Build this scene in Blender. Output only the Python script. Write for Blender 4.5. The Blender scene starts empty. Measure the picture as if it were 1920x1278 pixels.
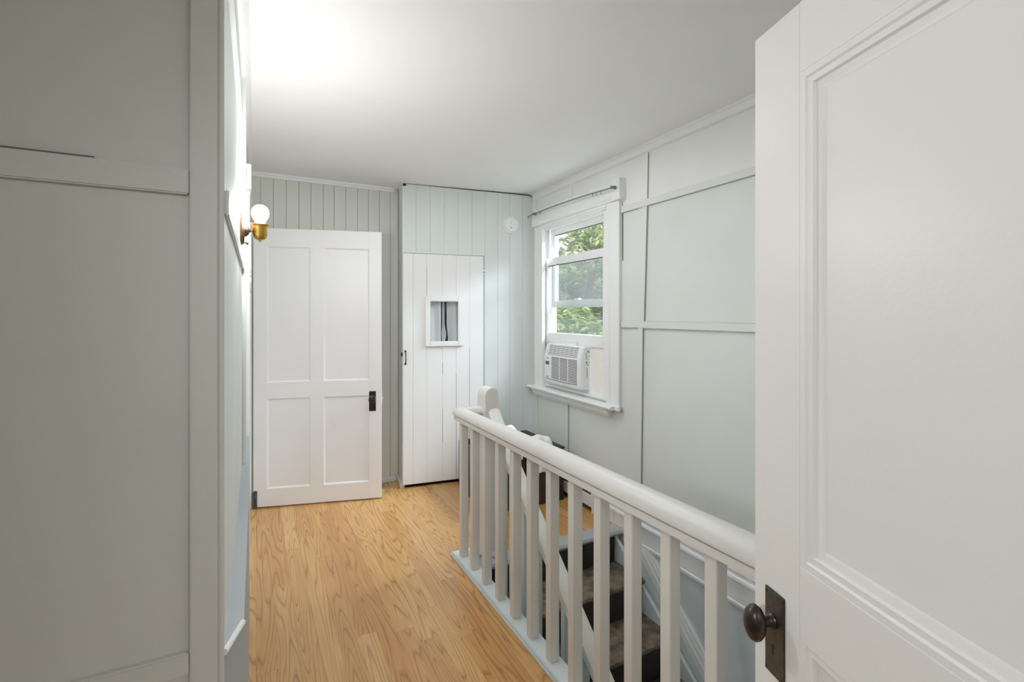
import bpy, bmesh, math, random
from mathutils import Vector, Matrix
R = math.radians
random.seed(7)
sc = bpy.context.scene
COL = sc.collection

# ------------------------------------------------------------------ materials
def s2l(c):
    return tuple((x / 12.92 if x <= .04045 else ((x + .055) / 1.055) ** 2.4) for x in c)
def rgb(r, g, b):
    return s2l((r / 255, g / 255, b / 255)) + (1,)

def nodes(name):
    m = bpy.data.materials.new(name); m.use_nodes = True
    nt = m.node_tree
    return m, nt, nt.nodes['Principled BSDF']
def N(nt, t, **kw):
    n = nt.nodes.new(t)
    for k, v in kw.items():
        if k.startswith('i_'):
            key = k[2:]
            n.inputs[int(key) if key.isdigit() else key.replace('_', ' ')].default_value = v
        else:
            setattr(n, k, v)
    return n
def paint(name, c, rough=.45, bump=.05, scale=60, var=.03, spec=.4):
    """painted surface: faint tone mottling and brush bump, from object coordinates"""
    m, nt, b = nodes(name)
    L = nt.links.new
    tc = N(nt, 'ShaderNodeTexCoord')
    n1 = N(nt, 'ShaderNodeTexNoise', i_Scale=3.0, i_Detail=3.0)
    n2 = N(nt, 'ShaderNodeTexNoise', i_Scale=scale, i_Detail=4.0)
    L(tc.outputs['Object'], n1.inputs['Vector']); L(tc.outputs['Object'], n2.inputs['Vector'])
    r = N(nt, 'ShaderNodeMapRange', i_3=1 - var, i_4=1 + var); r.inputs[1].default_value = .3; r.inputs[2].default_value = .7
    L(n1.outputs['Fac'], r.inputs[0])
    mx = N(nt, 'ShaderNodeMix', data_type='RGBA', blend_type='MULTIPLY'); mx.inputs[0].default_value = 1
    mx.inputs[6].default_value = rgb(*c)
    L(r.outputs[0], mx.inputs[7]); L(mx.outputs[2], b.inputs['Base Color'])
    bp = N(nt, 'ShaderNodeBump', i_Strength=bump, i_Distance=.01)
    L(n2.outputs['Fac'], bp.inputs['Height']); L(bp.outputs[0], b.inputs['Normal'])
    b.inputs['Roughness'].default_value = rough
    b.inputs['Specular IOR Level'].default_value = spec
    return m
def plain(name, c, rough=.5, metal=0, spec=.5, noise=.06, scale=25):
    m, nt, b = nodes(name); L = nt.links.new
    tc = N(nt, 'ShaderNodeTexCoord'); n1 = N(nt, 'ShaderNodeTexNoise', i_Scale=scale, i_Detail=3.0)
    L(tc.outputs['Object'], n1.inputs['Vector'])
    r = N(nt, 'ShaderNodeMapRange', i_3=1 - noise, i_4=1 + noise); r.inputs[1].default_value = .3; r.inputs[2].default_value = .7
    L(n1.outputs['Fac'], r.inputs[0])
    mx = N(nt, 'ShaderNodeMix', data_type='RGBA', blend_type='MULTIPLY'); mx.inputs[0].default_value = 1
    mx.inputs[6].default_value = rgb(*c); L(r.outputs[0], mx.inputs[7]); L(mx.outputs[2], b.inputs['Base Color'])
    b.inputs['Roughness'].default_value = rough; b.inputs['Metallic'].default_value = metal
    b.inputs['Specular IOR Level'].default_value = spec
    return m

M = {}
M['wall'] = paint('pale_green_wall_paint', (214, 218, 213), .5, .06)
M['wall_cool'] = paint('pale_blue_green_board_paint', (212, 219, 218), .5, .06)
M['wall_front'] = paint('warm_grey_wall_paint', (206, 208, 201), .5, .05)
M['board_back'] = paint('grey_green_board_paint', (203, 205, 197), .5, .06)
M['white_wall'] = paint('white_wall_paint', (228, 229, 227), .5, .04)
M['ceiling'] = paint('white_ceiling_paint', (236, 236, 236), .6, .03, var=.015)
M['trim'] = paint('white_gloss_trim', (233, 234, 234), .32, .04, var=.015)
M['door'] = paint('white_gloss_door_paint', (234, 234, 235), .34, .05, var=.012)
M['door_near'] = paint('aged_white_door_paint', (226, 226, 221), .38, .05, var=.012)
M['rail'] = paint('grey_cream_rail_paint', (214, 213, 206), .35, .08, scale=25)
M['stair_paint'] = paint('blue_grey_stair_paint', (205, 213, 215), .4, .06)
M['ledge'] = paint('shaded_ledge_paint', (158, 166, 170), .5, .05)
M['nosing'] = paint('grey_nosing_paint', (158, 164, 166), .35, .08)
M['crack'] = plain('dark_paint_crack', (92, 92, 84), .9)
M['softgap'] = plain('soft_paint_joint', (162, 165, 159), .8)
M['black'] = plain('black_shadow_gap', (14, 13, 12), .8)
M['bronze'] = plain('dark_bronze_hardware', (52, 44, 38), .32, .75, scale=60, noise=.25)
M['iron'] = plain('dark_iron_plate', (80, 80, 77), .38, .8, scale=60, noise=.25)
M['steel'] = plain('grey_steel', (120, 122, 124), .35, .9)
M['brass'] = plain('aged_brass', (196, 150, 66), .3, 1.0, scale=40, noise=.18)
M['brass_dark'] = plain('dull_brass', (92, 68, 44), .5, .85, scale=40, noise=.2)
M['plastic'] = plain('white_plastic', (236, 237, 238), .35, noise=.02)
M['ivory'] = plain('ivory_plastic', (240, 238, 231), .4, noise=.02)
M['ac_dark'] = plain('dark_grille_opening', (44, 46, 52), .6)
M['ac_grey'] = plain('grey_vent_slot', (128, 130, 134), .6)
M['label'] = plain('grey_label_print', (120, 121, 124), .6)
M['display'] = plain('dark_blue_display', (60, 64, 84), .2)
M['cloth'] = plain('white_cloth', (238, 238, 240), .9, noise=.03)
M['curtain'] = plain('grey_linen', (206, 209, 212), .9, noise=.02, scale=60)
M['bin'] = plain('dark_brown_bin', (27, 23, 21), .45, noise=.2)
M['cord'] = plain('cream_paint', (225, 224, 216), .5)
M['bark'] = plain('tree_bark', (84, 72, 58), .9, noise=.3)

# oak strip floor
def mat_floor():
    m, nt, b = nodes('honey_oak_strip_floor'); L = nt.links.new
    tc = N(nt, 'ShaderNodeTexCoord'); sp = N(nt, 'ShaderNodeSeparateXYZ'); L(tc.outputs['Object'], sp.inputs[0])
    def math_(op, a=None, bb=None, v=None, v2=None):
        n = N(nt, 'ShaderNodeMath', operation=op)
        if a is not None: L(a, n.inputs[0])
        elif v2 is not None: n.inputs[0].default_value = v2
        if bb is not None: L(bb, n.inputs[1])
        elif v is not None: n.inputs[1].default_value = v
        return n.outputs[0]
    W, LEN = .078, 1.5
    px = math_('DIVIDE', sp.outputs[0], v=W); ix = math_('FLOOR', px); fx = math_('FRACT', px)
    wn = N(nt, 'ShaderNodeTexWhiteNoise', noise_dimensions='1D'); L(ix, wn.inputs['W'])
    off = math_('MULTIPLY', wn.outputs['Value'], v=LEN)
    py = math_('DIVIDE', math_('ADD', sp.outputs[1], off), v=LEN); iy = math_('FLOOR', py); fy = math_('FRACT', py)
    cid = N(nt, 'ShaderNodeCombineXYZ'); L(ix, cid.inputs[0]); L(iy, cid.inputs[1])
    w2 = N(nt, 'ShaderNodeTexWhiteNoise', noise_dimensions='3D'); L(cid.outputs[0], w2.inputs['Vector'])
    # cathedral grain: contour lines of a noise stretched along the board
    cx = math_('MULTIPLY', sp.outputs[0], v=10.0); cy = math_('MULTIPLY', sp.outputs[1], v=.72)
    oz = math_('MULTIPLY', w2.outputs['Value'], v=37.0)
    cv = N(nt, 'ShaderNodeCombineXYZ'); L(cx, cv.inputs[0]); L(cy, cv.inputs[1]); L(oz, cv.inputs[2])
    ns = N(nt, 'ShaderNodeTexNoise', i_Scale=1.0, i_Detail=1.5, i_Roughness=.4); L(cv.outputs[0], ns.inputs['Vector'])
    ring = math_('FRACT', math_('MULTIPLY', ns.outputs['Fac'], v=19.0))
    rr = N(nt, 'ShaderNodeValToRGB'); L(ring, rr.inputs[0])
    e = rr.color_ramp.elements; e[0].position = 0; e[0].color = (.2, .2, .2, 1); e[1].position = .2; e[1].color = (.86, .86, .86, 1)
    x = rr.color_ramp.elements.new(.75); x.color = (1, 1, 1, 1); x = rr.color_ramp.elements.new(.97); x.color = (.62, .62, .62, 1)
    # fine fibres
    fv = N(nt, 'ShaderNodeCombineXYZ'); L(math_('MULTIPLY', sp.outputs[0], v=160.0), fv.inputs[0]); L(math_('MULTIPLY', sp.outputs[1], v=4.0), fv.inputs[1]); L(oz, fv.inputs[2])
    fn = N(nt, 'ShaderNodeTexNoise', i_Scale=1.0, i_Detail=3.0); L(fv.outputs[0], fn.inputs['Vector'])
    tone = N(nt, 'ShaderNodeValToRGB'); L(w2.outputs['Value'], tone.inputs[0])
    e = tone.color_ramp.elements; e[0].color = rgb(190, 132, 70); e[1].color = rgb(212, 162, 98)
    x = tone.color_ramp.elements.new(.5); x.color = rgb(201, 147, 82)
    mx = N(nt, 'ShaderNodeMix', data_type='RGBA'); L(rr.outputs[0], mx.inputs[0]); mx.inputs[6].default_value = rgb(132, 80, 36); L(tone.outputs[0], mx.inputs[7])
    m2 = N(nt, 'ShaderNodeMix', data_type='RGBA', blend_type='MULTIPLY'); m2.inputs[0].default_value = 1
    fr = N(nt, 'ShaderNodeMapRange', i_3=.86, i_4=1.08); fr.inputs[1].default_value = .3; fr.inputs[2].default_value = .7
    L(fn.outputs['Fac'], fr.inputs[0]); L(mx.outputs[2], m2.inputs[6]); L(fr.outputs[0], m2.inputs[7])
    # joints
    gx = math_('LESS_THAN', math_('MINIMUM', fx, math_('SUBTRACT', None, fx, v2=1.0)), v=.010)
    gy = math_('LESS_THAN', math_('MINIMUM', fy, math_('SUBTRACT', None, fy, v2=1.0)), v=.0011)
    g = math_('MULTIPLY', math_('MAXIMUM', gx, gy), v=.38)
    m3 = N(nt, 'ShaderNodeMix', data_type='RGBA'); L(g, m3.inputs[0]); L(m2.outputs[2], m3.inputs[6]); m3.inputs[7].default_value = rgb(120, 76, 36)
    L(m3.outputs[2], b.inputs['Base Color'])
    b.inputs['Roughness'].default_value = .24; b.inputs['Specular IOR Level'].default_value = .5
    bp = N(nt, 'ShaderNodeBump', i_Strength=.06, i_Distance=.01); L(rr.outputs[0], bp.inputs['Height']); L(bp.outputs[0], b.inputs['Normal'])
    return m
M['floor'] = mat_floor()

def mat_carpet():
    m, nt, b = nodes('worn_brown_stair_covering'); L = nt.links.new
    tc = N(nt, 'ShaderNodeTexCoord')
    n1 = N(nt, 'ShaderNodeTexVoronoi', i_Scale=45.0); n2 = N(nt, 'ShaderNodeTexNoise', i_Scale=18.0, i_Detail=5.0)
    L(tc.outputs['Object'], n1.inputs['Vector']); L(tc.outputs['Object'], n2.inputs['Vector'])
    rp = N(nt, 'ShaderNodeValToRGB'); e = rp.color_ramp.elements
    e[0].position = .35; e[0].color = rgb(52, 45, 38); e[1].position = .7; e[1].color = rgb(118, 100, 76)
    L(n2.outputs['Fac'], rp.inputs[0]); L(rp.outputs[0], b.inputs['Base Color'])
    bp = N(nt, 'ShaderNodeBump', i_Strength=.5, i_Distance=.01); L(n1.outputs['Distance'], bp.inputs['Height']); L(bp.outputs[0], b.inputs['Normal'])
    b.inputs['Roughness'].default_value = .6
    return m
M['carpet'] = mat_carpet()
M['riser'] = plain('dark_riser', (34, 30, 28), .6, noise=.2)

def mat_leaf():
    m, nt, b = nodes('tree_leaves'); L = nt.links.new
    g = N(nt, 'ShaderNodeNewGeometry'); rp = N(nt, 'ShaderNodeValToRGB')
    e = rp.color_ramp.elements; e[0].color = rgb(86, 108, 62); e[1].color = rgb(196, 204, 128)
    x = rp.color_ramp.elements.new(.55); x.color = rgb(134, 154, 84)
    L(g.outputs['Random Per Island'], rp.inputs[0]); L(rp.outputs[0], b.inputs['Base Color'])
    b.inputs['Roughness'].default_value = .45
    tr = N(nt, 'ShaderNodeBsdfTranslucent'); L(rp.outputs[0], tr.inputs[0])
    mx = N(nt, 'ShaderNodeMixShader'); mx.inputs[0].default_value = .4
    out = nt.nodes['Material Output']; L(b.outputs[0], mx.inputs[1]); L(tr.outputs[0], mx.inputs[2]); L(mx.outputs[0], out.inputs[0])
    return m
M['leaf'] = mat_leaf()

def mat_glass(name, tint, haze):
    m, nt, b = nodes(name); L = nt.links.new
    t = N(nt, 'ShaderNodeBsdfTransparent'); t.inputs[0].default_value = tint
    g = N(nt, 'ShaderNodeBsdfGlossy'); g.inputs['Roughness'].default_value = .02
    mx = N(nt, 'ShaderNodeMixShader'); mx.inputs[0].default_value = .05; L(t.outputs[0], mx.inputs[1]); L(g.outputs[0], mx.inputs[2])
    d = N(nt, 'ShaderNodeBsdfTranslucent'); d.inputs[0].default_value = (.95, .97, 1, 1)
    m2 = N(nt, 'ShaderNodeMixShader'); m2.inputs[0].default_value = haze
    L(mx.outputs[0], m2.inputs[1]); L(d.outputs[0], m2.inputs[2])
    L(m2.outputs[0], nt.nodes['Material Output'].inputs[0])
    return m
M['glass'] = mat_glass('window_glass', (.97, .98, .98, 1), .004)
M['glass_screen'] = mat_glass('hazy_lower_glass', (.86, .88, .87, 1), .018)
def emis(name, c, s):
    m, nt, b = nodes(name)
    b.inputs['Base Color'].default_value = c; b.inputs['Emission Color'].default_value = c; b.inputs['Emission Strength'].default_value = s
    return m
M['bulb'] = emis('lit_frosted_bulb', (1, .972, .94, 1), 370)

# ------------------------------------------------------------------ mesh helpers
def box(bm, x0, x1, y0, y1, z0, z1, bev=0, seg=2, mx=None):
    t = bmesh.new()
    bmesh.ops.create_cube(t, size=1)
    for v in t.verts:
        v.co = Vector((x0 + (v.co.x + .5) * (x1 - x0), y0 + (v.co.y + .5) * (y1 - y0), z0 + (v.co.z + .5) * (z1 - z0)))
    if bev > 0:
        bmesh.ops.bevel(t, geom=t.edges[:], offset=bev, segments=seg, affect='EDGES', clamp_overlap=True)
    merge(bm, t, mx)
def merge(bm, t, mx=None):
    if mx is not None: bmesh.ops.transform(t, matrix=mx, verts=t.verts)
    me = bpy.data.meshes.new('tmp'); t.to_mesh(me); t.free(); bm.from_mesh(me); bpy.data.meshes.remove(me)
def prism(bm, pts, axis, a, b, mx=None):
    """pts: 2D outline in the two other axes (x: (y,z), y: (x,z), z: (x,y)) swept from a to b"""
    t = bmesh.new()
    def P(p, w):
        return {'x': (w, p[0], p[1]), 'y': (p[0], w, p[1]), 'z': (p[0], p[1], w)}[axis]
    v0 = [t.verts.new(P(p, a)) for p in pts]; v1 = [t.verts.new(P(p, b)) for p in pts]
    n = len(pts)
    for i in range(n):
        t.faces.new((v0[i], v0[(i + 1) % n], v1[(i + 1) % n], v1[i]))
    t.faces.new(v0[::-1]); t.faces.new(v1)
    bmesh.ops.recalc_face_normals(t, faces=t.faces)
    merge(bm, t, mx)
def lathe(bm, prof, seg=32, mx=None):
    t = bmesh.new(); rings = []
    for r, z in prof:
        if r < 1e-6: rings.append([t.verts.new((0, 0, z))])
        else: rings.append([t.verts.new((r * math.cos(2 * math.pi * k / seg), r * math.sin(2 * math.pi * k / seg), z)) for k in range(seg)])
    for A, B in zip(rings, rings[1:]):
        for k in range(seg):
            j = (k + 1) % seg
            if len(A) == 1 and len(B) == 1: continue
            if len(A) == 1: t.faces.new((A[0], B[j], B[k]))
            elif len(B) == 1: t.faces.new((A[k], A[j], B[0]))
            else: t.faces.new((A[k], A[j], B[j], B[k]))
    bmesh.ops.recalc_face_normals(t, faces=t.faces)
    merge(bm, t, mx)
def tube(bm, pts, r, seg=12, caps=True, mx=None):
    t = bmesh.new(); pts = [Vector(p) for p in pts]; rings = []
    for i, p in enumerate(pts):
        d = (pts[min(i + 1, len(pts) - 1)] - pts[max(i - 1, 0)]).normalized()
        up = Vector((0, 0, 1)) if abs(d.z) < .9 else Vector((1, 0, 0))
        a = d.cross(up).normalized(); b = a.cross(d)
        rr = r[i] if isinstance(r, (list, tuple)) else r
        rings.append([t.verts.new(p + a * rr * math.cos(2 * math.pi * k / seg) + b * rr * math.sin(2 * math.pi * k / seg)) for k in range(seg)])
    for A, B in zip(rings, rings[1:]):
        for k in range(seg):
            j = (k + 1) % seg; t.faces.new((A[k], A[j], B[j], B[k]))
    if caps: t.faces.new(rings[0][::-1]); t.faces.new(rings[-1])
    bmesh.ops.recalc_face_normals(t, faces=t.faces)
    merge(bm, t, mx)
def B(): return bmesh.new()
def obj(name, bm, m, parent=None, smooth=True, loc=None, rot=None):
    me = bpy.data.meshes.new(name); bm.to_mesh(me); bm.free()
    me.materials.append(M[m] if isinstance(m, str) else m)
    if smooth:
        for p in me.polygons: p.use_smooth = True
        me.set_sharp_from_angle(angle=R(35))
    o = bpy.data.objects.new(name, me); COL.objects.link(o)
    if parent is not None: o.parent = parent
    if loc is not None: o.location = loc
    if rot is not None: o.rotation_euler = rot
    return o
def tag(o, label=None, cat=None, kind=None, group=None):
    if label: o['label'] = label
    if cat: o['category'] = cat
    if kind: o['kind'] = kind
    if group: o['group'] = group
    return o
def thing(name, label, cat, loc=(0, 0, 0), rz=0, kind=None, group=None):
    o = bpy.data.objects.new(name, None); COL.objects.link(o)
    o.empty_display_size = .1
    o.location = loc; o.rotation_euler = (0, 0, rz)
    return tag(o, label, cat, kind, group)
def bpart(name, m, parent, *dims, bev=0, seg=2, smooth=True):
    bm = B(); box(bm, *dims, bev=bev, seg=seg)
    return obj(name, bm, m, parent, smooth)

H = 2.445
# local frames (each wall of the old house has its own angle)
RW_LOC, RW_ROT = (2.12, 1.5, 0), -math.atan(.021)          # right wall: local x outwards, y along
CL_LOC, CL_ROT = (1.035, 3.85, 0), R(-7.8)                  # closet front: local x to the right, y into closet

# ------------------------------------------------------------------ floor, ceiling
bm = B()
box(bm, -3.4, 1.075, -3.2, 4.3, -.2, 0)
box(bm, 1.075, 2.3, 2.49, 4.3, -.2, 0)
tag(obj('floor', bm, 'floor', smooth=False), 'honey coloured oak strip floor of the hallway and stair landing', 'floor', 'structure')
tag(bpart('ceiling', 'ceiling', None, -3.4, 2.5, -3.4, 4.4, H, H + .12), 'smooth white ceiling over the hallway', 'ceiling', 'structure')

# ------------------------------------------------------------------ left walls
bm = B(); box(bm, -3.3, -.053, 1.057, 4.3, -.2, H)
wl = tag(obj('wall_left', bm, 'wall_front', smooth=False), 'grey green painted wall with battens at the left edge', 'wall', 'structure')
# battens on the side that faces the camera (raised .012)
y1 = 1.057; y0 = y1 - .012
bpart('corner_stile', 'wall_front', wl, -.106, -.0625, y0, y1, 0, H, bev=.002)
bpart('corner_bead', 'wall_front', wl, -.0622, -.053, y0 + .001, y1, 0, H, bev=.003)
bpart('batten', 'wall_front', wl, -3.2, -.1075, y0, y1, 1.615, 1.662, bev=.0025)
bpart('batten', 'wall_front', wl, -3.2, -.1075, y0, y1, .75, .79, bev=.0025)
bpart('batten', 'wall_front', wl, -1.16, -1.11, y0, y1, 0, H, bev=.0025)
bpart('joint_crack', 'crack', wl, -.36, -.24, y0 + .001, y0 + .0125, 1.6615, 1.6635)
# battens on the hall side
bright = 'wall_cool'
bpart('hall_panel', bright, wl, -.0535, -.0525, y1, 4.06, 0, H)
bpart('batten', bright, wl, -.053, -.045, y1 + .002, 2.33, 1.585, 1.635, bev=.003)
bpart('batten', bright, wl, -.053, -.041, y1 + .002, 2.88, 2.06, 2.115, bev=.003)
bpart('joint_crack', 'crack', wl, -.0525, -.0425, 2.325, 2.342, 1.57, 1.592)
bpart('batten', bright, wl, -.053, -.0375, 2.335, 2.40, .0, H, bev=.004)
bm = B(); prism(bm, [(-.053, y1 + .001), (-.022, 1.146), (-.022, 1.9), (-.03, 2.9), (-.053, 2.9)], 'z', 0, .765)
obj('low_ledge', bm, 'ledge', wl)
bm = B(); tube(bm, [(-.052, y1 + .001, .766), (-.024, 1.144, .766)], .006, 10); obj('ledge_bead', bm, 'trim', wl)
bm = B(); prism(bm, [(-.053, H), (-.02, H), (-.024, H - .03), (-.04, H - .05), (-.053, H - .05)], 'y', y1, 4.06)
tag(obj('trim_1', bm, 'trim'), 'white ceiling moulding along the left hall wall', 'moulding', 'structure')
# door casing of the far doorway on the left wall
tr = thing('trim_2', 'white casing of the doorway beside the open far door', 'door casing', kind='structure')
bpart('casing_board', 'trim', tr, -.0535, -.029, 2.88, 2.98, 0, 2.06, bev=.004)
bpart('casing_board', 'trim', tr, -.0535, -.029, 3.95, 4.03, 0, 2.06, bev=.004)
bpart('head_casing', 'trim', tr, -.0535, -.029, 2.86, 4.05, 2.06, 2.17, bev=.004)
bpart('corner_block', 'ivory', tr, -.0535, -.022, 2.84, 2.95, 2.04, 2.17, bev=.003)
wb = thing('wall_box', 'narrow ivory wall box with dark marks on the left door casing', 'wall box', (-.029, 2.93, 1.56))
bpart('case', 'ivory', wb, 0, .006, -.045, .05, 0, .28, bev=.002)
for dz, w in ((.03, .016), (.055, .01), (.075, .006)):
    bpart('mark', 'black', wb, .001, .004, -.0456, -.0448, dz, dz + w * .7)
bpart('conduit', 'steel', wb, .001, .004, -.02, -.008, -.05, 0)

# ------------------------------------------------------------------ back wall (tongue and groove) behind the open door
bm = B()
xs = [-.06, .028, .115, .203, .292, .378, .467, .549, .637, .728, .815, .904, .992, 1.06]
for a, b in zip(xs, xs[1:]):
    box(bm, a + .0012, b - .0012, 4.07, 4.085, 0, H, bev=.002, seg=1)
wbk = tag(obj('wall_back', bm, 'board_back', smooth=False), 'grey green tongue and groove board wall behind the open door', 'wall', 'structure')
bpart('backing', 'softgap', wbk, -.06, 1.2, 4.08, 4.2, 0, H)
bm = B(); prism(bm, [(4.07, H), (4.035, H), (4.037, H - .014), (4.05, H - .016), (4.052, H - .03), (4.07, H - .032)], 'x', -.053, 1.02)
tag(obj('trim_3', bm, 'trim'), 'narrow cream ceiling moulding above the boarded back wall', 'moulding', 'structure')
bm = B(); box(bm, -.03, 1.035, 4.05, 4.07, 0, .045, bev=.006)
tag(obj('baseboard_back', bm, 'stair_paint'), 'low pale baseboard in the corner behind the open door', 'baseboard', 'structure')

# ------------------------------------------------------------------ closet wall
wc = thing('wall_closet', 'pale green vertical board wall of the corner closet', 'wall', CL_LOC, CL_ROT, 'structure')
DT, DR = 1.885, .679           # closet door top and right edge
bs = [0, .109, .225, .340, .456, .576, .688, .802, .913, 1.033, 1.15]
bm = B()
for a, b in zip(bs, bs[1:]):
    if b <= .60: box(bm, a + .0006, b - .0006, 0, .018, DT + .004, H - .004, bev=.001, seg=1)
    elif a < DR:
        box(bm, a + .0006, b - .0006, 0, .018, DT + .004, H - .004, bev=.0015, seg=1)
        box(bm, DR + .004, b - .0008, 0, .018, 0, DT + .004, bev=.0015, seg=1)
    else: box(bm, a + .0006, b - .0006, 0, .018, 0, H - .004, bev=.0015, seg=1)
obj('closet_boards', bm, 'wall_cool', wc, smooth=False)
bpart('backing', 'softgap', wc, .004, 1.16, .0165, .03, DT + .002, H - .001)
bpart('backing', 'softgap', wc, DR + .006, 1.16, .0165, .03, 0, DT + .004)
bm = B(); tube(bm, [(.04, .004, H - .003), (.4, .001, H - .004), (.8, -.001, H - .006), (1.09, -.002, H - .009), (1.12, -.004, H - .02), (1.136, -.006, H - .05)], .0035, 8)
obj('ceiling_crack', bm, 'black', wc)
bpart('closet_side', 'wall_cool', wc, 0, .02, .018, .25, 0, H)
bpart('corner_gap', 'bronze', wc, .004, .03, -.001, .02, H - .022, H - .002)
bpart('side_base', 'stair_paint', wc, -.016, .0, .004, .23, 0, .05, bev=.004)
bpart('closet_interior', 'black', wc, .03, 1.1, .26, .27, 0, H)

# closet door
dc = thing('door_2', 'white board closet door with a small curtained window', 'closet door', CL_LOC, CL_ROT, 'structure')
WX0, WX1, WZ0, WZ1 = .222, .452, 1.175, 1.50
bd = [.004, .085, .195, .325, .440, .553, DR - .003]
bm = B()
for a, b in zip(bd, bd[1:]):
    if b > WX0 and a < WX1:
        box(bm, a + .0006, b - .0006, -.004, .018, .03, WZ0 - .01, bev=.0012, seg=1)
        box(bm, a + .0006, b - .0006, -.004, .018, WZ1 + .01, DT, bev=.0012, seg=1)
        if a < WX0 - .01: box(bm, a + .0006, WX0 - .005, -.004, .018, WZ0 - .01, WZ1 + .01)
        if b > WX1 + .01: box(bm, WX1 + .005, b - .0006, -.004, .018, WZ0 - .01, WZ1 + .01)
    else: box(bm, a + .0006, b - .0006, -.004, .018, .03, DT, bev=.0012, seg=1)
obj('door_boards', bm, 'door', dc, smooth=False)
bm = B()
for a, b in ((.004, WX0 - .02), (WX1 + .02, DR - .004)): box(bm, a, b, .016, .026, .035, DT - .005)
box(bm, WX0 - .02, WX1 + .02, .016, .026, .035, WZ0 - .012); box(bm, WX0 - .02, WX1 + .02, .016, .026, WZ1 + .012, DT - .005)
obj('door_backing', bm, 'softgap', dc, smooth=False)
for (x, z0, z1) in ((.195, 1.52, 1.78), (.325, .35, .62), (.440, .06, .9), (.553, .06, 1.12), (.325, .9, 1.0)):
    bpart('board_crack', 'crack', dc, x - .0014, x + .0014, -.0046, 0, z0, z1)
for (x, z0, z1) in ((.109, 1.92, 2.40), (.225, 1.93, 2.05), (.340, 2.05, 2.32), (.456, 1.92, 2.08), (.576, 1.95, 2.38), (.802, 1.5, 1.72), (.913, .8, 2.05), (1.033, 1.6, 1.75), (1.033, 1.9, 2.3)):
    bpart('board_crack', 'softgap', wc, x - .0012, x + .0012, -.0006, .004, z0, z1)
fr = thing('window_frame', None, None); fr.parent = dc
def moulding(n, a0, a1, b0, b1):
    bm = B(); box(bm, a0, a1, -.022, -.004, b0, b1, bev=.004, seg=2); obj(n, bm, 'trim', fr)
FW = .042
moulding('frame_stile', WX0 - FW, WX0, WZ0 - FW, WZ1 + FW); moulding('frame_stile', WX1, WX1 + FW, WZ0 - FW, WZ1 + FW)
moulding('frame_rail', WX0, WX1, WZ1, WZ1 + FW); moulding('frame_rail', WX0, WX1, WZ0 - FW, WZ0)
bpart('pane', 'glass', fr, WX0, WX1, .004, .006, WZ0, WZ1)
def handle_pts(x, z0, z1, d):
    return [(x, -.004, z0), (x, -.02, z0 + .004), (x, -d, z0 + .018), (x, -d - .003, (z0 + z1) / 2), (x, -d, z1 - .018), (x, -.02, z1 - .004), (x, -.004, z1)]
bm = B(); tube(bm, handle_pts(.024, 1.0, 1.1, .03), [.005, .005, .0045, .004, .0045, .005, .005], 10)
for z in (1.0, 1.1): lathe(bm, [(0, 0), (.009, 0), (.009, .004), (0, .006)], 14, Matrix.Translation((.024, -.004, z)) @ Matrix.Rotation(R(90), 4, 'X'))
tag(obj('handle', bm, 'bronze', dc), 'black iron pull handle')
bm = B(); box(bm, -.012, .003, -.006, .0, 1.06, 1.09, bev=.002); tube(bm, [(-.008, -.008, 1.08), (-.008, -.02, 1.078)], .003, 8)
tag(obj('latch', bm, 'bronze', dc), 'small dark latch')
bm = B()
tube(bm, [(DR, -.008, 1.735), (DR, -.008, 1.795)], .005, 10)
prism(bm, [(DR - .003, 1.745), (DR - .003, 1.785), (DR - .11, 1.772), (DR - .118, 1.765), (DR - .11, 1.757)], 'y', -.007, -.004)
obj('hinge', bm, 'door', dc)
bm = B(); prism(bm, [(DR + .003, 1.745), (DR + .003, 1.785), (DR + .09, 1.772), (DR + .098, 1.765), (DR + .09, 1.757)], 'y', -.003, .0); obj('hinge_leaf', bm, 'wall_cool', dc)
bm = B(); box(bm, DR - .006, DR + .004, -.0135, -.009, 1.745, 1.757, bev=.001); box(bm, DR - .006, DR + .004, -.0135, -.009, 1.775, 1.785, bev=.001)
tag(obj('hinge_pin', bm, 'steel', dc), 'bare metal hinge knuckle')
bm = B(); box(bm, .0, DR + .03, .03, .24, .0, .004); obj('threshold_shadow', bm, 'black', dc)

# curtain behind the closet-door window
cu = thing('curtain', 'small grey linen curtain hanging behind the closet door window', 'curtain', CL_LOC, CL_ROT)
def curtain(x0, x1, prof, m, name):
    bm = B(); n = 40; k = 14; g = []
    for j in range(k + 1):
        z = WZ0 - .03 + (WZ1 + .05 - WZ0 + .03) * j / k
        row = []
        for i in range(n + 1):
            f = i / n
            a, b = prof(z)
            x = a + (b - a) * f
            y = .034 + .010 * math.sin(f * 9.5 + x0 * 60 + z * 2)
            row.append(bm.verts.new((x, y, z)))
        g.append(row)
    for j in range(k):
        for i in range(n): bm.faces.new((g[j][i], g[j][i + 1], g[j + 1][i + 1], g[j + 1][i]))
    return obj(name, bm, m, cu)
curtain(.2, .32, lambda z: (.2, .318), 'curtain', 'curtain_panel')
curtain(.33, .36, lambda z: (.329 - .006 * max(0, 1 - abs(z - 1.23) / .07), .350 + .016 * max(0, 1 - abs(z - 1.23) / .08)), 'curtain', 'curtain_tie')
curtain(.36, .49, lambda z: (.366 + .012 * max(0, 1 - abs(z - 1.2) / .1), .49), 'curtain', 'curtain_panel')

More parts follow.
